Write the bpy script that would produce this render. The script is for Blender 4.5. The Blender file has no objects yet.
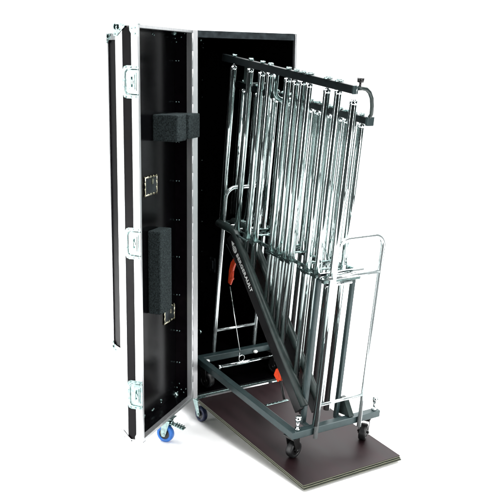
import bpy, bmesh, math, random
from mathutils import Vector, Matrix
random.seed(7)
S = bpy.context.scene
C = S.collection
PI = math.pi

# ------------------------------------------------------------------ materials
def mat(name, color, rough=.5, metal=0, noise=None, bump=None, spec=None, coat=0, bstretch=None):
    """noise=(scale, amount, stretch xyz) varies colour+roughness; bump=(scale,strength,dist)"""
    m = bpy.data.materials.new(name); m.use_nodes = True
    nt = m.node_tree; b = nt.nodes['Principled BSDF']
    b.inputs['Base Color'].default_value = (*color, 1)
    b.inputs['Roughness'].default_value = rough
    b.inputs['Metallic'].default_value = metal
    if spec is not None: b.inputs['Specular IOR Level'].default_value = spec
    b.inputs['Coat Weight'].default_value = coat
    tc = nt.nodes.new('ShaderNodeTexCoord')
    if noise:
        sc, am, st = noise
        mp = nt.nodes.new('ShaderNodeMapping'); mp.inputs['Scale'].default_value = st
        nt.links.new(tc.outputs['Object'], mp.inputs['Vector'])
        n = nt.nodes.new('ShaderNodeTexNoise'); n.inputs['Scale'].default_value = sc; n.inputs['Detail'].default_value = 6
        nt.links.new(mp.outputs['Vector'], n.inputs['Vector'])
        r = nt.nodes.new('ShaderNodeValToRGB')
        r.color_ramp.elements[0].position = .3; r.color_ramp.elements[1].position = .7
        r.color_ramp.elements[0].color = (*[c*(1-am) for c in color], 1)
        r.color_ramp.elements[1].color = (*[min(1, c*(1+am)) for c in color], 1)
        nt.links.new(n.outputs['Fac'], r.inputs['Fac']); nt.links.new(r.outputs['Color'], b.inputs['Base Color'])
        mr = nt.nodes.new('ShaderNodeMapRange')
        mr.inputs['To Min'].default_value = max(.02, rough*(1-am*.6)); mr.inputs['To Max'].default_value = min(1, rough*(1+am*.6))
        nt.links.new(n.outputs['Fac'], mr.inputs['Value']); nt.links.new(mr.outputs['Result'], b.inputs['Roughness'])
    if bump:
        n2 = nt.nodes.new('ShaderNodeTexNoise'); n2.inputs['Scale'].default_value = bump[0]; n2.inputs['Detail'].default_value = 4
        if bstretch:
            m2 = nt.nodes.new('ShaderNodeMapping'); m2.inputs['Scale'].default_value = bstretch
            nt.links.new(tc.outputs['Object'], m2.inputs['Vector']); nt.links.new(m2.outputs['Vector'], n2.inputs['Vector'])
        else: nt.links.new(tc.outputs['Object'], n2.inputs['Vector'])
        bp = nt.nodes.new('ShaderNodeBump'); bp.inputs['Strength'].default_value = bump[1]; bp.inputs['Distance'].default_value = bump[2]
        nt.links.new(n2.outputs['Fac'], bp.inputs['Height']); nt.links.new(bp.outputs['Normal'], b.inputs['Normal'])
    return m

M = {}
M['floor'] = mat('white_studio_floor', (.93, .93, .93), .8)
M['room'] = mat('dark_studio_floor', (.005, .007, .0075), .7, noise=(3, .3, (1, 1, 1)))
M['laminate'] = mat('black_laminate', (.0022, .0012, .0022), .34, noise=(30, .35, (1, 1, 1)), bump=(240, .25, .0006), spec=.12)
M['inner'] = mat('black_inner_laminate', (.0012, .0011, .0015), .20, noise=(9, .5, (1, 1, .25)), bump=(14, .08, .002), spec=.30)
M['alu'] = mat('aluminium_profile', (.82, .83, .84), .42, 1, noise=(60, .08, (1, 1, .04)), bump=(500, .1, .0002))
M['dark_alu'] = mat('dark_rim', (.035, .045, .05), .4, .6, noise=(30, .4, (1, 1, 1)))
M['zinc'] = mat('zinc_plate', (.28, .38, .37), .20, 1, noise=(90, .3, (1, 1, 1)), bump=(60, .3, .0015))
M['brass'] = mat('yellow_zinc_plate', (.62, .60, .45), .25, 1, noise=(90, .3, (1, 1, 1)), bump=(60, .3, .0015))
M['satin'] = mat('satin_chrome', (.62, .68, .68), .16, .78, noise=(40, .12, (1, 1, .2)))
M['chrome'] = mat('polished_chrome', (.80, .85, .85), .06, 1, noise=(40, .12, (1, 1, .2)), bump=(22, .18, .004))
M['tube'] = mat('chrome_plated_bell_brass', (.50, .58, .57), .05, .99, noise=(60, .25, (1, 1, .12)), bump=(55, .20, .0018), bstretch=(1, 1, .10))
M['paint'] = mat('grey_teal_frame_paint', (.026, .046, .048), .36, .25, noise=(25, .18, (1, 1, 1)), bump=(300, .15, .0004))
M['bar'] = mat('charcoal_bar_paint', (.006, .0095, .0105), .34, .2, noise=(25, .2, (1, 1, 1)), bump=(300, .15, .0004))
M['beam'] = mat('black_beam', (.0045, .0045, .005), .38, noise=(25, .3, (1, 1, 1)))
M['pad'] = mat('grey_round_padding', (.018, .030, .028), .4, .2, noise=(30, .3, (1, 1, 1)), bump=(90, .2, .001))
M['rubber'] = mat('black_rubber', (.004, .0045, .005), .45, noise=(50, .3, (1, 1, 1)))
M['blue'] = mat('blue_caster_tyre', (.015, .13, .46), .35, noise=(40, .2, (1, 1, 1)))
M['navy'] = mat('navy_caster_tyre', (.006, .012, .05), .35, noise=(40, .2, (1, 1, 1)))
M['white'] = mat('white_print', (.8, .82, .8), .5)
M['clip'] = mat('dark_clip_metal', (.10, .14, .135), .25, .9, noise=(60, .3, (1, 1, 1)))
M['knob'] = mat('black_plastic', (.006, .006, .006), .35)
M['orange'] = mat('orange_plastic', (.70, .055, .010), .4, noise=(60, .25, (1, 1, 1)))
M['deck'] = mat('brown_film_faced_plywood', (.0120, .0050, .0062), .45, noise=(5, .6, (.35, 1.6, 1)), bump=(420, .35, .0006), spec=.20)

def foam_mat():
    m = bpy.data.materials.new('grey_speckled_foam'); m.use_nodes = True
    nt = m.node_tree; b = nt.nodes['Principled BSDF']; b.inputs['Roughness'].default_value = .95
    b.inputs['Specular IOR Level'].default_value = .1
    tc = nt.nodes.new('ShaderNodeTexCoord'); n = nt.nodes.new('ShaderNodeTexNoise')
    n.inputs['Scale'].default_value = 170; n.inputs['Detail'].default_value = 3; n.inputs['Roughness'].default_value = .8
    nt.links.new(tc.outputs['Object'], n.inputs['Vector'])
    r = nt.nodes.new('ShaderNodeValToRGB')
    r.color_ramp.elements[0].position = .34; r.color_ramp.elements[0].color = (.0035, .0045, .005, 1)
    r.color_ramp.elements[1].position = .66; r.color_ramp.elements[1].color = (.045, .060, .062, 1)
    nt.links.new(n.outputs['Fac'], r.inputs['Fac']); nt.links.new(r.outputs['Color'], b.inputs['Base Color'])
    bp = nt.nodes.new('ShaderNodeBump'); bp.inputs['Strength'].default_value = .8; bp.inputs['Distance'].default_value = .003
    nt.links.new(n.outputs['Fac'], bp.inputs['Height']); nt.links.new(bp.outputs['Normal'], b.inputs['Normal'])
    return m
M['foam'] = foam_mat()

def ply_mat():
    m = bpy.data.materials.new('plywood_edge'); m.use_nodes = True
    nt = m.node_tree; b = nt.nodes['Principled BSDF']; b.inputs['Roughness'].default_value = .7
    tc = nt.nodes.new('ShaderNodeTexCoord'); w = nt.nodes.new('ShaderNodeTexWave')
    w.wave_type = 'BANDS'; w.bands_direction = 'Z'; w.inputs['Scale'].default_value = 34
    w.inputs['Distortion'].default_value = 1.2; w.inputs['Detail'].default_value = 3
    nt.links.new(tc.outputs['Object'], w.inputs['Vector'])
    r = nt.nodes.new('ShaderNodeValToRGB')
    r.color_ramp.elements[0].position = .25; r.color_ramp.elements[0].color = (.008, .010, .006, 1)
    r.color_ramp.elements[1].position = .8; r.color_ramp.elements[1].color = (.12, .125, .08, 1)
    nt.links.new(w.outputs['Fac'], r.inputs['Fac']); nt.links.new(r.outputs['Color'], b.inputs['Base Color'])
    return m
M['ply'] = ply_mat()

# ------------------------------------------------------------------ mesh helper
FLIP = [False]      # the door opens outwards: its depth runs along -y of its own frame
class MB:
    def __init__(s): s.bm = bmesh.new()
    def box(s, x0, x1, y0, y1, z0, z1, bev=0, rot=None, piv=None):
        r = bmesh.ops.create_cube(s.bm, size=1)
        vs = r['verts']
        c = Vector(((x0+x1)/2, (y0+y1)/2, (z0+z1)/2))
        for v in vs: v.co = Vector((v.co.x*(x1-x0), v.co.y*(y1-y0), v.co.z*(z1-z0))) + c
        if bev:
            es = list({e for v in vs for e in v.link_edges})
            r2 = bmesh.ops.bevel(s.bm, geom=es, offset=bev, segments=2, affect='EDGES', profile=.6)
            vs = list({v for f in r2['faces'] for v in f.verts} | {v for v in vs if v.is_valid})
        if rot is not None:
            p = Vector(piv) if piv is not None else c
            for v in vs: v.co = rot @ (v.co-p) + p
        return s
    def cyl(s, p0, p1, r, seg=20, r2=None, caps=True):
        p0, p1 = Vector(p0), Vector(p1); d = p1-p0
        q = d.to_track_quat('Z', 'Y').to_matrix()
        r2 = r if r2 is None else r2
        a, b = [], []
        for i in range(seg):
            t = 2*PI*i/seg; o = Vector((math.cos(t), math.sin(t), 0))
            a.append(s.bm.verts.new(p0+q@(o*r))); b.append(s.bm.verts.new(p1+q@(o*r2)))
        for i in range(seg):
            f = s.bm.faces.new((a[i], a[(i+1) % seg], b[(i+1) % seg], b[i])); f.smooth = True
        if caps:
            s.bm.faces.new(a[::-1]); s.bm.faces.new(b)
        return s
    def tube(s, pts, r, seg=14, caps=True):
        pts = [Vector(p) for p in pts]; rings = []
        t0 = (pts[1]-pts[0]).normalized()
        up = Vector((0, 0, 1)) if abs(t0.z) < .9 else Vector((1, 0, 0))
        n = t0.cross(up).normalized()
        for i, p in enumerate(pts):
            t = (pts[min(i+1, len(pts)-1)]-pts[max(i-1, 0)]).normalized()
            n = (n - t*n.dot(t)).normalized(); b = t.cross(n)
            rings.append([s.bm.verts.new(p+(n*math.cos(2*PI*k/seg)+b*math.sin(2*PI*k/seg))*r) for k in range(seg)])
        for A, B in zip(rings, rings[1:]):
            for k in range(seg):
                f = s.bm.faces.new((A[k], A[(k+1) % seg], B[(k+1) % seg], B[k])); f.smooth = True
        if caps:
            s.bm.faces.new(rings[0][::-1]); s.bm.faces.new(rings[-1])
        return s
    def ball(s, c, r, sc=(1, 1, 1), seg=16):
        res = bmesh.ops.create_uvsphere(s.bm, u_segments=seg, v_segments=max(6, seg//2), radius=r)
        for v in res['verts']:
            v.co = Vector((v.co.x*sc[0], v.co.y*sc[1], v.co.z*sc[2]))+Vector(c)
            for f in v.link_faces: f.smooth = True
        return s
    def rivet(s, c, n, r=.0045):
        c, n = Vector(c), Vector(n).normalized()
        s.cyl(c-n*.001, c+n*.0012, r, 10); s.cyl(c+n*.0012, c+n*.0028, r*.95, 10, r*.4)
        return s
    def prism(s, pts, d):
        """closed polygon pts extruded by vector d"""
        d = Vector(d)
        a = [s.bm.verts.new(Vector(p)) for p in pts]; b = [s.bm.verts.new(Vector(p)+d) for p in pts]
        n = len(a)
        s.bm.faces.new(a[::-1]); s.bm.faces.new(b)
        for i in range(n): s.bm.faces.new((a[i], a[(i+1) % n], b[(i+1) % n], b[i]))
        return s
    def build(s, name, m, parent=None, mw=None):
        if FLIP[0]:
            for v in s.bm.verts: v.co.y = -v.co.y
        bmesh.ops.recalc_face_normals(s.bm, faces=s.bm.faces)
        me = bpy.data.meshes.new(name); s.bm.to_mesh(me); s.bm.free()
        me.materials.append(m)
        o = bpy.data.objects.new(name, me); C.objects.link(o)
        if parent: o.parent = parent
        if mw is not None: o.matrix_local = mw
        return o

def screw(parent, c, n, r, name='screw'):
    return MB().rivet(c, n, r).build(name, M['zinc'], parent)

def root(name, label, cat, mw):
    o = bpy.data.objects.new(name, None); C.objects.link(o)
    o.matrix_world = mw; o.empty_display_size = .1
    o['label'] = label; o['category'] = cat
    return o
def copy_tree(o, parent, mw=None):
    c = o.copy(); C.objects.link(c); c.parent = parent
    if mw is not None: c.matrix_local = mw
    for ch in list(o.children): copy_tree(ch, c)
    return c
def frame(x, y, z, o):
    m = Matrix.Identity(4)
    for i, a in enumerate((x, y, z)):
        for j in range(3): m[j][i] = a[j]
    m.translation = o
    return m
def rotz(a): return Matrix.Rotation(a, 4, 'Z')
def arc(c, r, a0, a1, ax, ay, n=8):
    c, ax, ay = Vector(c), Vector(ax), Vector(ay)
    return [c+ax*(r*math.cos(a0+(a1-a0)*i/n))+ay*(r*math.sin(a0+(a1-a0)*i/n)) for i in range(n+1)]

# ------------------------------------------------------------------ setting
f = MB(); f.prism([(-2.0, 2.98, -.02), (2.0, 2.98, -.02), (2.7, 4.6, -.02), (7.5, 13, -.02), (-7.5, 13, -.02), (-2.7, 4.6, -.02)], (0, 0, .02))
fl = f.build('floor', M['floor']); fl['kind'] = 'structure'      # white studio sweep under the case
f = MB(); f.box(-14, 14, -10, 5, -.08, -.03)
fl = f.build('studio_floor', M['room']); fl['kind'] = 'structure'  # dark studio floor around it

# ================================================================== FLIGHT CASE
H = 1.85; HC = .1353; W = .611; D = .9688; LW = .5792; LD = .0994
YA, YB = .5818, -1.9096
case = root('flight_case', 'tall upright black flight case with aluminium edges, its narrow door swung open on the left',
            'flight case', Matrix.Translation((-.2873, 4.3279, 0)) @ rotz(YA))
# body: x across the opening, y into the case
def cbox(name, m, *a, bev=0):
    b = MB(); b.box(*a, bev=bev); return b.build(name, m, case)
z0, z1 = HC, HC+H
T = .010
lp = cbox('side_panel', M['laminate'], .004, T+.004, .010, D-.004, z0+.004, z1-.004)
rp = cbox('side_panel', M['inner'], W-T-.004, W-.004, .010, D-.004, z0+.004, z1-.004)
cbox('back_panel', M['inner'], T+.005, W-T-.005, D-T-.004, D-.005, z0+.005, z1-.005)
cbox('top_panel', M['inner'], T+.005, W-T-.005, .012, D-T-.005, z1-T-.004, z1-.005)
cbox('bottom_panel', M['inner'], T+.005, W-T-.005, .012, D-T-.005, z0+.005, z0+T+.004)
# aluminium corner profiles (L section) along the outer edges
e = MB(); P = .030; q = .002
def L_vertical(x, y, sx, sy):
    xs = sorted((x-sx*q, x+sx*P)); ys = sorted((y-sy*q, y+sy*P))
    e.box(xs[0], xs[1], *sorted((y-sy*q, y+sy*.0005)), z0-.001, z1+.001)
    e.box(*sorted((x-sx*q, x+sx*.0005)), *sorted((y+sy*.0006, y+sy*P)), z0-.001, z1+.001)
e.box(-.0015, P, D-.0005, D+.002, z0-.001, z1+.001); e.box(-.002, .0005, D-.009, D-.0006, z0-.001, z1+.001); L_vertical(W, D, -1, -1)
for z, s in ((z0, 1), (z1, -1)):
    zz = sorted((z-s*.0035, z-s*.0012)); zv = sorted((z-s*.0012, z+s*P))
    for x, sx in ((0, 1), (W, -1)):
        e.box(*sorted((x-sx*.0035, x+sx*P)), .03, D+.0035, *zz)
        e.box(*sorted((x-sx*.0035, x-sx*.0021)), .03, D+.0035, *zv)
    e.box(P, W-P, D-P, D+.0033, *zz); e.box(P, W-P, D+.0022, D+.0036, *zv)
e.build('edge_profile', M['alu'], case)
# front rims of the opening
r_ = MB(); r_.box(-.003, .028, -.004, .026, z0-.002, z1+.002, bev=.0015)
r_.build('opening_rim', M['alu'], case)
r_ = MB(); r_.box(W-.008, W+.001, -.004, .026, z0-.002, z1+.002, bev=.001)
r_.build('opening_rim', M['alu'], case)
r_ = MB(); r_.box(.0285, W-.0125, -.003, .026, z1-.032, z1+.001, bev=.0015)
r_.build('opening_rim', M['dark_alu'], case)
r_ = MB(); r_.box(.0285, W-.0125, -.003, .026, z0-.002, z0+.010, bev=.001)
for i in range(46):
    x = .05+i*.012+random.uniform(-.004, .004)
    r_.box(x, x+random.uniform(.003, .008), -.0045, -.002, z0+random.uniform(.002, .004), z0+random.uniform(.007, .009))
r_.build('sill', M['zinc'], case)
# screws inside on the right wall back corner and along the wall
for z in (.349, .543, .735, .930, 1.116, 1.499, 1.60):
    screw(case, (W-T-.0042, D-.035, HC+z), (-1, 0, 0), .004)
for y, z in ((D-.03, 1.80), (D-.05, 1.815), (D-.045, 1.79)):
    screw(case, (W-T-.0042, y, HC+z), (-1, 0, 0), .004)
k_ = MB(); k_.box(W-T-.0065, W-T-.0041, .77, .83, HC+.44, HC+.53, bev=.0008)
for dy in (.775, .825):
    for dz in (.45, .52): k_.rivet((W-T-.0065, dy, HC+dz), (-1, 0, 0), .005)
k_.box(W-T-.012, W-T-.006, .79, .81, HC+.46, HC+.51, bev=.002)
k_.build('catch_plate', M['dark_alu'], case)
# piano hinge between body and door
h_ = MB()
for i in range(22):
    a = z0+.01+i*(H-.02)/22; h_.cyl((-.003, -.004, a), (-.003, -.004, a+(H-.02)/22-.004), .0045, 12)
h_.build('hinge', M['alu'], case)

def ball_corner(parent, p, sx, sy, sz, r=.021, name='ball_corner', m=None):
    """p outer corner, s* point inwards"""
    b = MB(); p = Vector(p)
    b.ball(p+Vector((sx, sy, sz))*.010, r, seg=20)
    g = .003
    def plate(ax):
        i, j = [k for k in range(3) if k != ax]
        s3 = (sx, sy, sz); L = .052
        poly = [(0, 0), (L, 0), (L, L*.28), (L*.62, L*.62), (L*.28, L), (0, L)]
        pts = []
        for a, c in poly:
            v = [0, 0, 0]; v[i] = p[i]-s3[i]*.004+s3[i]*a; v[j] = p[j]-s3[j]*.004+s3[j]*c; v[ax] = p[ax]-s3[ax]*.0055; pts.append(v)
        d = [0, 0, 0]; d[ax] = s3[ax]*.002
        b.prism(pts, d)
        for a, c in ((L*.84, L*.15), (L*.15, L*.84), (L*.55, L*.5)):
            v = [0, 0, 0]; v[i] = p[i]+s3[i]*(a-.004); v[j] = p[j]+s3[j]*(c-.004); v[ax] = p[ax]-s3[ax]*.0055
            n = [0, 0, 0]; n[ax] = -s3[ax]; b.rivet(v, n, .004)
    for ax in range(3): plate(ax)
    return b.build(name, m or M['zinc'], parent)
for x, sx in ((0, 1), (W, -1)):
    for z, s in ((z0, 1), (z1, -1)):
        ball_corner(case, (x, D, z), sx, -1, s)

# ---- door ------------------------------------------------------------------
dm = rotz(YB-YA)
FLIP[0] = True
d_ = MB()   # local: x from hinge to free edge, y outwards (depth), z up
w = .008
d_.box(.004, LW-.004, LD-w-.002, LD-.002, z0+.004, z1-.004)          # outer face
d_.box(LW-w-.002, LW-.002, .006, LD-w-.0025, z0+.004, z1-.004)       # free side wall
d_.box(w+.003, LW-w-.003, .006, LD-w-.003, z1-w-.004, z1-.004)
d_.box(w+.003, LW-w-.003, .006, LD-w-.003, z0+.004, z0+w+.004)
door = d_.build('door', M['inner'], case, dm)
hw_ = MB(); hw_.box(.002, w+.002, .006, LD-w-.0025, z0+.004, z1-.004); hw_.build('hinge_side', M['laminate'], door)
d2 = MB(); d2.box(LW-.0018, LW+.0004, .02, LD-.02, z0+.01, z1-.01)   # laminate on the free side wall
d2.build('side_strip', M['laminate'], door)
e = MB()
# rim channel all round the opening
e.box(LW-.014, LW+.003, -.004, .029, z0-.002, z1+.002, bev=.0015)
e.box(-.003, .014, -.004, .024, z0-.002, z1+.002, bev=.0015)
e.box(.0145, LW-.0145, -.004, .024, z1-.012, z1+.002, bev=.0012)
e.box(.0145, LW-.0145, -.004, .024, z0-.002, z0+.013, bev=.0012)
# outer L profiles
e.box(LW+.0006, LW+.003, LD-.030, LD+.003, z0-.002, z1+.002, bev=.0008)
e.box(LW-.032, LW, LD-.001, LD+.003, z0-.002, z1+.002)
e.box(-.003, .030, LD-.001, LD+.003, z0-.002, z1+.002)
e.box(-.003, -.0005, LD-.030, LD-.0015, z0-.002, z1+.002)
for z, s in ((z0, 1), (z1, -1)):
    e.box(.001, LW-.001, LD-.030, LD-.0012, *sorted((z-s*.002, z+s*.0035)))
    e.box(.031, LW-.033, LD-.0011, LD+.0026, *sorted((z-s*.002, z+s*.03)))
e.build('edge_profile', M['alu'], door)
ball_corner(door, (LW+.003, LD+.003, z1+.002), -1, -1, -1)
ball_corner(door, (LW+.003, LD+.003, z0-.002), -1, -1, 1, m=M['alu'])
ball_corner(door, (-.003, LD+.003, z1+.002), 1, -1, -1)
ball_corner(door, (-.003, LD+.003, z0-.002), 1, -1, 1)
# rim braces near the free corners
for z, s in ((z1, -1), (z0, 1)):
    b = MB(); X = LW+.0032
    pts = [(X, -.005, z-s*.003), (X, .034, z-s*.003), (X, .034, z+s*.022), (X, .020, z+s*.048), (X, -.005, z+s*.048)]
    b.prism(pts, (.002, 0, 0))
    b.box(X-.03, X, -.006, .034, *sorted((z-s*.0048, z-s*.0025)))
    for y, dz in ((.008, .012), (.024, .014), (.008, .036)): b.rivet((X+.002, y, z+s*dz), (1, 0, 0), .0045)
    b.build('corner_brace', M['zinc'] if s < 0 else M['alu'], door)

def latch(zlo, zhi):
    X = LW+.0032; b = MB(); y0, y1 = -.005, .068
    h = zhi-zlo; c = .016
    pts = [(X, y0, zlo), (X, y1-c, zlo), (X, y1-c*.3, zlo+c*.3), (X, y1, zlo+c), (X, y1, zhi-c), (X, y1-c*.3, zhi-c*.3), (X, y1-c, zhi), (X, y0, zhi)]
    b.prism(pts, (.0016, 0, 0))
    # pressed ridge around the dish
    path = [(X+.002, y0, zlo+.016)] + [(X+.002, y1-.030, zlo+.016)] + \
           arc((X+.002, y1-.030, zlo+.034), .018, -PI/2, 0, (0, 1, 0), (0, 0, 1), 6) + \
           arc((X+.002, y1-.030, zhi-.034), .018, 0, PI/2, (0, 1, 0), (0, 0, 1), 6) + [(X+.002, y0, zhi-.016)]
    b.tube(path, .0036, 10)
    # cam plate and folding wing
    b.box(X+.0018, X+.0042, .004, .036, zlo+.030, zhi-.030, bev=.0008)
    b.box(X+.0042, X+.0072, .010, .020, zlo+.036, zhi-.036, bev=.001)
    b.cyl((X+.004, .027, (zlo+zhi)/2), (X+.011, .027, (zlo+zhi)/2), .011, 20)
    b.box(X+.011, X+.0135, .023, .031, (zlo+zhi)/2-.022, (zlo+zhi)/2+.022, bev=.001)
    for dz in (.006, h-.006):
        for y in (.006, .030, .054): b.rivet((X+.0016, y, zlo+dz), (1, 0, 0), .0048)
    for dz in (h*.35, h*.65): b.rivet((X+.0016, .061, zlo+dz), (1, 0, 0), .0042)
    o = b.build('butterfly_latch', M['zinc'], door)
    g = MB()
    for dz in (.040, h-.050):
        g.box(X+.0020, X+.0060, .038, .046, zlo+dz, zlo+dz+.010)
    g.box(X-.001, X+.0026, .048, .058, zlo+h*.40, zlo+h*.60)
    g.box(X-.001, X+.0026, .052, .060, zlo+h*.12, zlo+h*.24)
    g.box(X-.001, X+.0026, .052, .060, zlo+h*.76, zlo+h*.88)
    return o
latch(HC+1.548, HC+1.684); latch(HC+.853, HC+.992); latch(HC+.156, HC+.292)

# foam blocks glued inside the door
IY = LD-w-.0035
b = MB(); b.box(.158, .262, -.038, IY, HC+1.342, HC+1.464, bev=.007); b.box(.130, .159, .030, IY, HC+1.346, HC+1.460)
b.box(-.0, .134, -.040, IY, HC+1.346, HC+1.462, bev=.007)
fb = b.build('foam_block', M['foam'], door)
b = MB(); b.box(.198, .325, .022, IY, HC+.530, HC+.930, bev=.007)
b.build('foam_block', M['foam'], door)
# riveted backing plates
def backing(x0, x1, za, zb, m):
    b = MB(); b.box(x0, x1, IY-.0022, IY+.0005, HC+za, HC+zb, bev=.0006)
    plate = b.build('backing_plate', M['dark_alu'], door)
    b = MB()
    nx, nz = 5, 4
    for i in range(nx):
        for z in (za, zb): b.rivet((x0+(x1-x0)*i/(nx-1), IY-.003, HC+z), (0, -1, 0), .0062)
    for i in range(nz):
        for x in (x0, x1): b.rivet((x, IY-.003, HC+za+(zb-za)*i/(nz-1)), (0, -1, 0), .0062)
    for x in (x0, x1): b.tube([(x, IY-.004, HC+za), (x, IY-.004, HC+zb)], .0028, 8)
    for z in (za, zb): b.tube([(x0, IY-.004, HC+z), (x1, IY-.004, HC+z)], .0028, 8)
    b.box(x0+(x1-x0)*.35, x0+(x1-x0)*.45, IY-.008, IY-.002, HC+zb-.035, HC+zb-.01, bev=.001)
    b.build('plate_border', m, plate)
backing(.228, .350, 1.098, 1.180, M['brass']); backing(.035, .150, .432, .506, M['brass'])
for z in (1.707, 1.512, 1.320, 1.128, .933, .745, .548, .359, .19):
    for dy in (.068, .082): screw(door, (w+.0022, dy, HC+z), (1, 0, 0), .0042)
for y, z in ((.086, 1.812), (.080, 1.795), (.054, 1.818), (.036, 1.835), (.084, .052), (.060, .044), (.034, .050), (.080, .028), (.070, .075), (.046, .030)):
    screw(door, (w+.0022, y, HC+z), (1, 0, 0), .0042)
for x, z in ((.381, .030), (.375, .036), (.293, .030), (.285, .030), (.275, .032), (.19, .034), (.185, .045), (.196, .050)):
    screw(door, (x, IY, HC+z), (0, -1, 0), .0055)
for x, z in ((.50, 1.825), (.485, 1.818), (.25, 1.825), (.235, 1.82), (.52, .40), (.53, .37)):
    screw(door, (x, IY, HC+z), (0, -1, 0), .0045)

FLIP[0] = False
# ---- casters -----------------------------------------------------------------
def caster(parent, pos, yaw, height, r, width, tyre, fork, hub, brake=None, offset=.028, tilt=0):
    """pos = centre of the top plate; local: x trail direction, y axle"""
    mw = Matrix.Translation(pos) @ rotz(yaw)
    zc = -(height-r); c = MB()
    c.box(-.036, .036, -.030, .030, -.0035, 0, bev=.001)
    c.cyl((0, 0, -.0035), (0, 0, -.016), .021, 20)
    c.box(-.020, offset+.012, -width/2-.008, width/2+.008, -.020, -.015, bev=.002)
    for s in (-1, 1):
        y = s*(width/2+.0055)
        pts = [(-.020, y, -.016), (.022, y, -.016), (offset+.013, y, zc+.004), (offset+.006, y, zc-.012), (offset-.010, y, zc-.012), (offset-.016, y, zc+.006)]
        c.prism(pts, (0, s*.0025, 0))
    c.cyl((offset, -width/2-.012, zc), (offset, width/2+.012, zc), .006, 12)
    for x in (-.027, .027):
        for y in (-.021, .021): c.rivet((x, y, -.0035), (0, 0, -1), .004)
    o = c.build('caster', fork, parent, mw)
    t = MB(); n = 28
    prof = [(-.5, .62), (-.5, .90), (-.38, .98), (-.2, 1), (.2, 1), (.38, .98), (.5, .90), (.5, .62)]
    rings = [[t.bm.verts.new((offset+math.cos(2*PI*k/n)*r*pr, width*pw, zc+math.sin(2*PI*k/n)*r*pr)) for k in range(n)] for pw, pr in prof]
    for A_, B_ in zip(rings, rings[1:]+rings[:1]):
        for k in range(n):
            ff = t.bm.faces.new((A_[k], A_[(k+1) % n], B_[(k+1) % n], B_[k])); ff.smooth = True
    t.build('tyre', tyre, o)
    hb = MB(); hb.cyl((offset, -width*.42, zc), (offset, width*.42, zc), r*.64, 24)
    hb.cyl((offset, -width*.52, zc), (offset, width*.52, zc), r*.26, 16)
    hb.build('hub', hub, o)
    if brake:
        k = MB(); k.box(.010, .095, -.017, .017, -.030, -.026, bev=.0012, rot=Matrix.Rotation(math.radians(14), 3, 'Y'), piv=(.010, 0, -.028))
        for i in range(4): k.box(.045+i*.012, .050+i*.012, -.016, .016, -.034-.003*i, -.029-.003*i+.002, bev=.0008)
        k.box(-.005, .03, -.010, .010, -.030, -.020, bev=.001)
        k.build('brake_pedal', brake, o)
    return o
dl = Matrix.Rotation(YB-YA, 3, 'Z')
def dpt(x, y): return tuple(dl @ Vector((x, -y, 0)))[:2]
x, y = dpt(.258, .022)
caster(case, (x, y, HC-.0038), 0.05-YA-.45, HC-.0038, .044, .030, M['blue'], M['zinc'], M['knob'], brake=M['zinc'], offset=-.012)
x, y = dpt(.52, .055)
for px, py, yaw in ((.050, .028, -PI/2+.10), (W-.06, .07, .4), (.06, D-.08, 1.2), (W-.06, D-.08, 2.1)):
    caster(case, (px, py, HC-.0038), yaw, HC-.0038, .042, .026, M['navy'], M['zinc'], M['knob'])

# ================================================================== RAMP BOARD
cb, tb = -.9835, .1036
ub = Vector((math.cos(cb)*math.cos(tb), math.sin(cb)*math.cos(tb), -math.sin(tb)))
vb = Vector((-math.sin(cb), math.cos(cb), 0)); wb = ub.cross(vb)
K = Vector((.2369, 3.5714, .035))
WB_, LB = .5807, .915
bm_ = frame(ub, vb, wb, K)
ramp = root('ramp_board', 'dark brown plywood board sloping from the case sill to the floor under the front wheels', 'ramp', bm_)
b = MB(); b.box(-LB, 0, .012, WB_, -.0035, 0, bev=.0008); b.build('deck', M['deck'], ramp)
b = MB()
for i, o_ in enumerate((.000, .004, .008)):
    b.box(-LB, o_, .012, WB_+o_*.6, -.0035-.0070*(i+1)+.0012, -.0035-.0070*i-.0003, bev=.001)
b.build('plywood_edge', M['ply'], ramp)
b = MB(); b.box(-.710, -.694, .290, .432, .0003, .003, bev=.001)
for i in range(6): b.rivet((-.702, .300+i*.024, .003), (0, 0, 1), .004)
b.build('metal_strip', M['zinc'], ramp)

# ================================================================== TUBULAR BELLS
c_, t_ = -.9832, .1269
u = Vector((math.cos(c_)*math.cos(t_), math.sin(c_)*math.cos(t_), -math.sin(t_)))
v = Vector((-math.sin(c_), math.cos(c_), 0)); wv = u.cross(v)
O = Vector((-.284, 4.461, .3213))
bells = root('tubular_bells', 'chrome tubular bells in a grey wheeled frame, rolled half out of the black case', 'tubular bells', frame(u, v, wv, O))
L, WR = .888, .5192
RT = .034
# base frame
b = MB()
b.box(0, L, 0, RT, -RT, 0, bev=.0025)
b.box(.0, RT, RT+.0005, WR, -RT-.0005, -.0005, bev=.0025)
b.box(L-RT, L+.0015, .002, WR, -RT+.001, .001, bev=.0025)
b.build('base_frame', M['paint'], bells)
e = MB()
e.box(L-RT+.003, L-.003, WR, WR+.003, -RT+.003, -.002, bev=.001); e.build('end_cap', M['paint'], bells)
# casters under the base
cas = caster(bells, (L-.045, .036, -RT-.001), 1.85, .124, .042, .034, M['rubber'], M['knob'], M['knob'], offset=.018)
for (x, y, a) in ((L-.045, WR-.045, -.9), (.05, .04, .3), (.05, WR-.04, .3)):
    copy_tree(cas, bells, Matrix.Translation((x, y, -RT-.001)) @ rotz(a))
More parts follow.
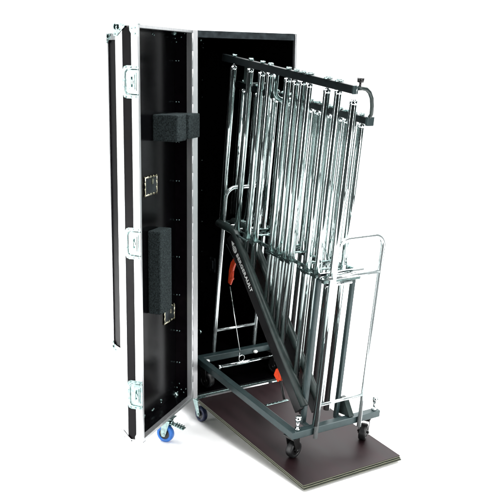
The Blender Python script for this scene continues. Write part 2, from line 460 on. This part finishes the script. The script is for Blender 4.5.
# bolts on the front rail
b = MB(); b.cyl((0, 0, 0), (0, 0, .058), .0075, 16); b.cyl((0, 0, .002), (0, 0, .010), .013, 6)
b.cyl((0, 0, .044), (0, 0, .066), .0135, 18); b.cyl((0, 0, .066), (0, 0, .070), .0135, 18, .009)
bolt = b.build('bolt', M['chrome'], bells, Matrix.Translation((L-.018, .036, .001)))
copy_tree(bolt, bells, Matrix.Translation((L-.016, WR-.026, .001)))
for y in (.055, .36):
    MB().ball((RT+.008, y, -.022), .011, (1, 1.3, .8), 12).build('stop', M['white'], bells)

# push handles: two inverted U tubes with cross bars
def handle(x, ya, yb, hh, hx, low, extra=None):
    r = .0105; R = .055; b = MB()
    path = [(x, ya, low), (x, ya, .2), (x, ya, .5)] + arc((x, ya+R, hh-R), R, PI, PI/2, (0, 1, 0), (0, 0, 1), 8) + \
           arc((x, yb-R, hh-R), R, PI/2, 0, (0, 1, 0), (0, 0, 1), 8) + [(x, yb, .5), (x, yb, .2), (x, yb, low)]
    b.tube(path, r, 18)
    b.cyl((x, ya, hx), (x, yb, hx), .0075, 14)
    if extra: b.cyl((x, ya-.03, extra), (x, yb, extra), .009, 14)
    o = b.build('push_handle', M['satin'], bells)
    return o
handle(L+.0135, .121, .3799, .904, .1213, -.045, .733)
handle(.0-.0075, .121, .3799, .904, .1213, -.030)

# uprights and shelf rails that carry the dampers
VN, VF, HS = .1125, .3095, .7212
U0, U1 = -.0445, .8113
b = MB(); b.box(U1-.011, U1+.011, VN-.010, VN+.010, -.012, HS-.024, bev=.003); up1 = b.build('upright', M['paint'], bells)
b = MB(); b.box(U1-.011, U1+.011, VF-.009, VF+.009, -.02, HS-.012, bev=.003); b.build('upright', M['paint'], bells)
b = MB()
b.box(U0+.02, U1+.015, VN+.021, VN+.033, HS-.022, HS-.006, bev=.0025)
b.box(U0, U1+.02, VF-.008, VF+.008, HS-.018, HS, bev=.0025)
b.box(U0, U0+.016, VN+.0045, VF-.0085, HS-.017, HS-.001, bev=.002)
b.box(.86-.02, .86+.0, VN-.01, VF+.0, HS-.03, HS-.014, bev=.002)
b.build('damper_rail', M['clip'], bells)
for a_, b_, r_ in (((U1+.022, VN-.018, HS+.004), (U1+.022, VF+.03, HS+.004), .0105), ((U1+.045, VN, HS-.036), (U1+.045, VF-.05, HS-.036), .010),
                   ((.03, VN+.004, HS-.006), (.03, VF-.008, HS-.006), .005), ((.10, VN+.004, HS-.006), (.10, VF-.008, HS-.006), .005)):
    MB().cyl(a_, b_, r_, 16).build('cross_rod', M['chrome'], bells)

# guard beams
dv = Vector((.738, 0, -.6748)); nv = Vector((.6748, 0, .738))
def beam(y, s0, s1, inner):
    B = frame(dv, nv, dv.cross(nv), Vector((0, y, 0)))
    b = MB(); b.box(s0, s1, .548, .606, -.012, .012, bev=.003)
    o = b.build('guard_beam', M['beam'], bells, B)
    b = MB()
    e0 = Vector((s0, .622, 0)); back = Vector((-.738, -.6748, 0))      # elbow: runs level to the shelf corner, then down the beam
    path = [e0+back*.155, e0+back*.03, e0+back*.012+Vector((.003, 0, 0)), e0+Vector((.012, 0, 0)), e0+Vector((.03, 0, 0)), Vector((s1-.004, .622, 0))]
    b.tube(path, .0195, 20)
    b.build('padding', M['pad'], o)
    b = MB(); b.cyl((s0+.01, .512, 0), (s0+.27, .543, -.006), .0022, 8); b.cyl((s0+.27, .543, -.006), (s1-.03, .541, 0), .0022, 8); b.build('tension_wire', M['pad'], o)
    return o
gb = beam(VN-.014, -.385, .556, False)
gb2 = beam(.185, -.385, .575, True)
# lettering on the near beam: emblem then name, running down the beam
cu = bpy.data.curves.new('lettering', 'FONT'); cu.body = 'BERGERAULT'; cu.size = .029; cu.extrude = .0004
cu.space_character = 1.12; cu.offset = .0009; cu.align_x = 'LEFT'
to = bpy.data.objects.new('lettering', cu); C.objects.link(to)
bpy.context.view_layer.update()
dg = bpy.context.evaluated_depsgraph_get()
me = bpy.data.meshes.new_from_object(to.evaluated_get(dg)); bpy.data.objects.remove(to)
wd = max(p.co.x for p in me.vertices)
sc = .212/wd
for p in me.vertices: p.co.x *= sc
me.materials.clear(); me.materials.append(M['white'])
lo = bpy.data.objects.new('lettering', me); C.objects.link(lo); lo.parent = gb
lo.matrix_local = Matrix.Translation((-.278, .574, .0124))
MB().prism([(x-.325, y*.85+.572, .0122) for x, y in ((0, 0), (.012, -.006), (.028, -.006), (.038, .002), (.038, .020), (.028, .029), (.012, .029), (0, .018))], (0, 0, .0006)).build('emblem', M['white'], gb)
MB().prism([(-.354, .584, .0122), (-.329, .572, .0122), (-.329, .597, .0122)], (0, 0, .0006)).build('emblem', M['white'], gb)
for x in (-.319, -.310, -.301):
    MB().box(x, x+.0025, .571, .594, .0129, .0133).build('emblem_line', M['beam'], gb)

# hanging bars
VA, HA = .1158, 1.5568
VB, HB = .2641, 1.413
b = MB(); b.box(-.109, .8937, VA-.012, VA+.012, HA-.034, HA, bev=.002); b.build('hanging_bar', M['bar'], bells)
b = MB(); b.box(-.1908, .8336, VB-.012, VB+.012, HB-.030, HB, bev=.002)
b.build('hanging_bar', M['bar'], bells)
b = MB(); b.box(.8945, .904, VA-.0125, VA+.0125, HA-.0345, HA+.0005, bev=.002)
b.build('end_cap', M['paint'], bells)
b = MB(); b.box(.8345, .850, VB-.018, VB+.018, HB-.034, HB+.004, bev=.002); b.build('end_cap', M['paint'], bells)
# bent tube joining the bar ends + clamp knob
b = MB()
b.tube([(.893, VA+.012, HA-.012), (.893, VA+.04, HA-.012), (.892, VA+.065, HA-.016), (.888, VA+.088, HA-.030), (.882, VA+.108, HA-.055), (.872, VA+.124, HA-.09), (.860, VA+.137, HA-.125), (.842, VB-.004, HB+.002), (.838, VB, HB-.03)], .0085, 14)
b.build('bent_tube', M['pad'], bells)
b = MB(); b.cyl((.893, VA+.028, HA-.010), (.893, VA+.028, HA+.014), .005, 12); b.cyl((.893, VA+.028, HA+.012), (.893, VA+.028, HA+.030), .013, 8, .015)
b.build('knob', M['knob'], bells)
# brackets linking the two bars
b = MB()
b.tube([(.345, VA, HA-.030), (.345, VA, HA-.09)] + arc((.345, VA+.045, HA-.105), .045, PI, 1.5*PI, (0, 1, 0), (0, 0, 1), 8) + [(.36, VA+.085, HA-.150), (.37, VB, HB-.01)], .012, 16)
b.build('bracket', M['zinc'], bells)
b = MB(); b.box(.070, .098, VA+.006, VA+.012, HA-.115, HA-.030, bev=.002); b.box(.070, .098, VA+.012, VB, HA-.118, HA-.112, bev=.002)
b.build('bracket', M['pad'], bells)
# rear posts carrying the bars
for x in (.115, .745):
    b = MB(); b.cyl((x, VB, HS-.010), (x, VB, HB-.030), .011, 18); b.cyl((x, VB, HS-.02), (x, VB, HS+.02), .015, 18)
    b.build('post', M['chrome'], bells)
b = MB(); b.box(.10, .76, VB-.008, VB+.008, HS-.030, HS-.0185, bev=.002); b.build('post_rail', M['bar'], bells)

# tubes: one built with cap and cord, the others copied and cut to length
near_u = [-.015, .131, .228, .294, .435, .496, .547, .594, .720, .794, .897]
far_u = [-.143, -.014, .070, .144, .211, .266, .320, .370, .420, .472, .516, .556, .596, .640, .688, .738, .789]
RTU = .0150
def bottom(x): return .800-.915*x
def tube_mesh(name, ln, rr=RTU):
    b = MB(); n = 28
    prof = [(0, rr*.985), (-.012, rr), (-ln, rr), (-ln, rr*.90), (-ln+.03, rr*.90)]
    rings = [[b.bm.verts.new((math.cos(2*PI*k/n)*r, math.sin(2*PI*k/n)*r, z)) for k in range(n)] for z, r in prof]
    for A_, B_ in zip(rings, rings[1:]):
        for k in range(n):
            ff = b.bm.faces.new((A_[k], A_[(k+1) % n], B_[(k+1) % n], B_[k])); ff.smooth = True
    b.bm.faces.new(rings[0])
    return b
def chime(x, y, hb, lift, ln, rr=RTU):
    """cord goes from the bar top down to the cap; z=0 is the tube's top"""
    top = hb-lift
    o = tube_mesh('bell_tube', ln, rr).build('bell_tube', M['tube'], bells, Matrix.Translation((x, y, top)) @ rotz(random.uniform(0, 6)))
    b = MB(); b.cyl((0, 0, -.010), (0, 0, .006), rr+.0012, 24); b.cyl((0, 0, .006), (0, 0, .012), rr*.72, 20, rr*.45)
    b.build('cap', M['chrome'], o)
    cd = MB()
    h = lift
    for s in (-1, 1): cd.cyl((s*.006, 0, .008), (s*.009, 0, h+.003), .0014, 8)
    cd.build('cord', M['chrome'], o)
    b = MB(); b.box(-.019, .019, -.011, .011, h+.0005, h+.003, bev=.001)
    b.tube(arc((0, 0, h+.006), .0165, 0, 2*PI, (1, 0, 0), (0, .62, .12), 20), .0030, 8, caps=False)
    b.cyl((.0, -.006, h+.003), (.0, -.006, h+.011), .005, 10)
    b.build('hook', M['zinc'], o)
    return o
for i, x in enumerate(near_u):
    lift = .052 if i in (0,) else (.062 if i == 10 else .040+.004*(i % 3))
    if i == 10: lift = .066
    bt = max(.03, bottom(x)-.06)
    if i == 0: bt = .716
    elif i == 1: bt = .705
    if i == 10: bt = .02
    o = chime(x, VA, HA, lift, HA-lift-bt)
    if i == 10:
        for ch in o.children:
            if ch.name.startswith('hook'): bpy.data.objects.remove(ch)
for i, x in enumerate(far_u):
    lift = .040
    chime(x, VB, HB, lift, HB-lift-(max(.015, bottom(x)-.03-.20*min(1, x/.4)) if i > 1 else .72))

# dampers: every near tube passes a dark foot clip with a felt pad
b = MB(); b.box(-.0195, .0195, -.0215, .020, -.007, .0, bev=.002); b.box(-.0195, .0195, -.0235, -.0185, -.014, .002, bev=.0015)
b.box(-.006, .006, -.0225, -.017, .0, .020, bev=.001); b.cyl((.010, -.018, .0), (.010, -.018, .026), .0028, 8)
dmp = None
for i, x in enumerate(near_u[1:10]):
    mwx = Matrix.Translation((x, VA, HS-.004-.006*(i % 2)))
    if dmp is None: dmp = b.build('damper', M['clip'], bells, mwx)
    else: copy_tree(dmp, bells, mwx)
b = MB(); b.box(-.015, .015, -.006, .006, -.020, .006, bev=.002); b.cyl((0, 0, -.004), (.0, -.07, -.006), .004, 10)
d0 = None
for x in far_u[3:]:
    mwx = Matrix.Translation((x, VF-.004, HS+.004))
    if d0 is None: d0 = b.build('damper', M['zinc'], bells, mwx)
    else: copy_tree(d0, bells, mwx)
# zig-zag braces of the damper shelf
for a, c in ((.19, .27), (.46, .55), (.70, .79)):
    b = MB(); b.tube([(a-.01, VN+.02, HS+.010), (a+.01, VF-.04, HS+.012), (c-.02, VN+.022, HS+.006), (c, VF-.03, HS+.008)], .0058, 10)
    b.build('shelf_brace', M['zinc'], bells)
    b = MB(); b.box(a-.025, a+.07, VN-.026, VN-.020, HS-.016, HS-.006, bev=.002)
    b.build('shelf_plate', M['zinc'], bells)

# pedal bar under the rear, pull rod and orange grips
b = MB(); b.cyl((.072, .110, -.055), (.072, .475, -.055), .0095, 16); b.cyl((.072, .465, -.055), (.03, .470, .028), .006, 12)
b.cyl((.072, .104, -.055), (.072, .125, -.055), .0125, 16)
b.build('pedal_bar', M['chrome'], bells)
b = MB(); b.tube([(.085, .131, .405), (.088, .18, .20), (.085, .225, .03)] + arc((.083, .243, -.022), .018, PI*.9, -PI*.9, (0, 1, 0), (0, 0, 1), 12) + [(.085, .226, .028)], .0022, 8)
b.build('pull_rod', M['chrome'], bells)
b = MB()
pp = [(0, 0), (.020, -.004), (.034, .030), (.030, .064), (.040, .092), (.052, .118), (.046, .140), (.030, .128), (.010, .100), (.0, .060)]
b.prism([(.066+p[0]*1.1, .128, .418+p[1]*1.15) for p in pp], (0, .010, 0))
b.cyl((.093, .124, .450), (.093, .142, .450), .007, 12); b.tube([(.086, .1265, .425), (.092, .1265, .47), (.102, .1265, .52)], .003, 8)
bmesh.ops.bevel(b.bm, geom=[e_ for e_ in b.bm.edges if e_.calc_length() > .005][:20], offset=.0015, segments=1, affect='EDGES')
b.build('orange_grip', M['orange'], bells)
b = MB()
b.prism([(.560, .108, .122), (.572, .108, .158), (.605, .108, .180), (.622, .108, .160), (.617, .108, .116), (.594, .108, .100)], (0, .010, 0))
b.build('orange_grip', M['orange'], bells)
b = MB(); b.cyl((.608, .113, .115), (.655, .113, .035), .006, 12)
b.build('pull_rod', M['rubber'], bells)
# foot bracket at the bottom of the far beam
b = MB(); b.prism([(.80, VF+.02, -.012), (.885, VF+.02, .006), (.83, VF+.02, .075), (.80, VF+.02, .075)], (0, .028, 0))
b.build('foot_bracket', M['pad'], bells)
# strut fixing near upright to the front rail
b = MB(); b.box(U1-.01, L-RT+.001, VN-.008, VN+.010, -.018, -.002, bev=.002); b.box(U1-.01, L-RT+.001, VF-.008, VF+.008, -.03, -.012, bev=.002)
b.build('foot_strut', M['paint'], bells)

# ================================================================== LIGHT
wld = bpy.data.worlds.new('World'); S.world = wld; wld.use_nodes = True
nt = wld.node_tree; bg = nt.nodes['Background']
tc = nt.nodes.new('ShaderNodeTexCoord'); sp = nt.nodes.new('ShaderNodeSeparateXYZ')
nt.links.new(tc.outputs['Generated'], sp.inputs[0])
rm = nt.nodes.new('ShaderNodeValToRGB'); cr = rm.color_ramp      # studio: lit white cyclorama in front, darker room behind the camera
mr = nt.nodes.new('ShaderNodeMapRange'); mr.inputs['From Min'].default_value = -1; mr.inputs['From Max'].default_value = 1
nt.links.new(sp.outputs['Y'], mr.inputs['Value']); nt.links.new(mr.outputs['Result'], rm.inputs['Fac'])
cr.elements[0].position = .30; cr.elements[0].color = (.003, .005, .006, 1)
cr.elements[1].position = .92; cr.elements[1].color = (1, 1, 1, 1)
el = cr.elements.new(.72); el.color = (.022, .04, .04, 1)
nt.links.new(rm.outputs['Color'], bg.inputs['Color']); bg.inputs['Strength'].default_value = 2.2

def area(name, loc, target, size, power, col=(1, 1, 1)):
    l = bpy.data.lights.new(name, 'AREA'); l.shape = 'RECTANGLE'; l.size, l.size_y = size; l.energy = power; l.color = col
    o = bpy.data.objects.new(name, l); C.objects.link(o); o.location = loc
    o.rotation_euler = (Vector(target)-Vector(loc)).to_track_quat('-Z', 'Y').to_euler(); return o
area('key_softbox', (2.3, .6, 2.7), (.1, 4, .8), (.9, 2.0), 110)
area('fill_softbox', (-2.4, .9, 2.3), (-.3, 4, .9), (.6, 1.6), 22)
area('strip_light', (-2.0, 2.3, 1.15), (-.1, 4.1, 1.05), (.10, 2.2), 17)
area('strip_light', (2.1, 2.1, 1.15), (.1, 4.1, 1.05), (.10, 2.2), 17)
area('added_low_fill', (-1.75, 2.9, .50), (.3, 4.0, .45), (.9, .9), 15)  # added pair of low lamps, put in only to brighten the lower tubes
area('added_low_fill', (2.1, 3.0, .50), (.3, 4.0, .45), (.9, .9), 15)
area('floor_light', (0, 5.8, 6.0), (0, 5.8, 0), (9, 8), 2100)

# ================================================================== CAMERA
p_, ro = .2057, .0132
fw = Vector((0, math.cos(p_), -math.sin(p_))); upv = Vector((0, math.sin(p_), math.cos(p_))); rt = Vector((1, 0, 0))
r2 = rt*math.cos(ro)+upv*math.sin(ro); u2 = upv*math.cos(ro)-rt*math.sin(ro)
cam = bpy.data.cameras.new('Camera'); cam.sensor_width = 36; cam.lens = 885.75/500*36; cam.clip_end = 300
co = bpy.data.objects.new('Camera', cam); C.objects.link(co)
co.matrix_world = frame(r2, u2, -fw, Vector((0, 0, 1.8267)))
S.camera = co
S.view_settings.view_transform = 'Standard'; S.view_settings.look = 'None'; S.view_settings.gamma = 1
S.view_settings.exposure = 0
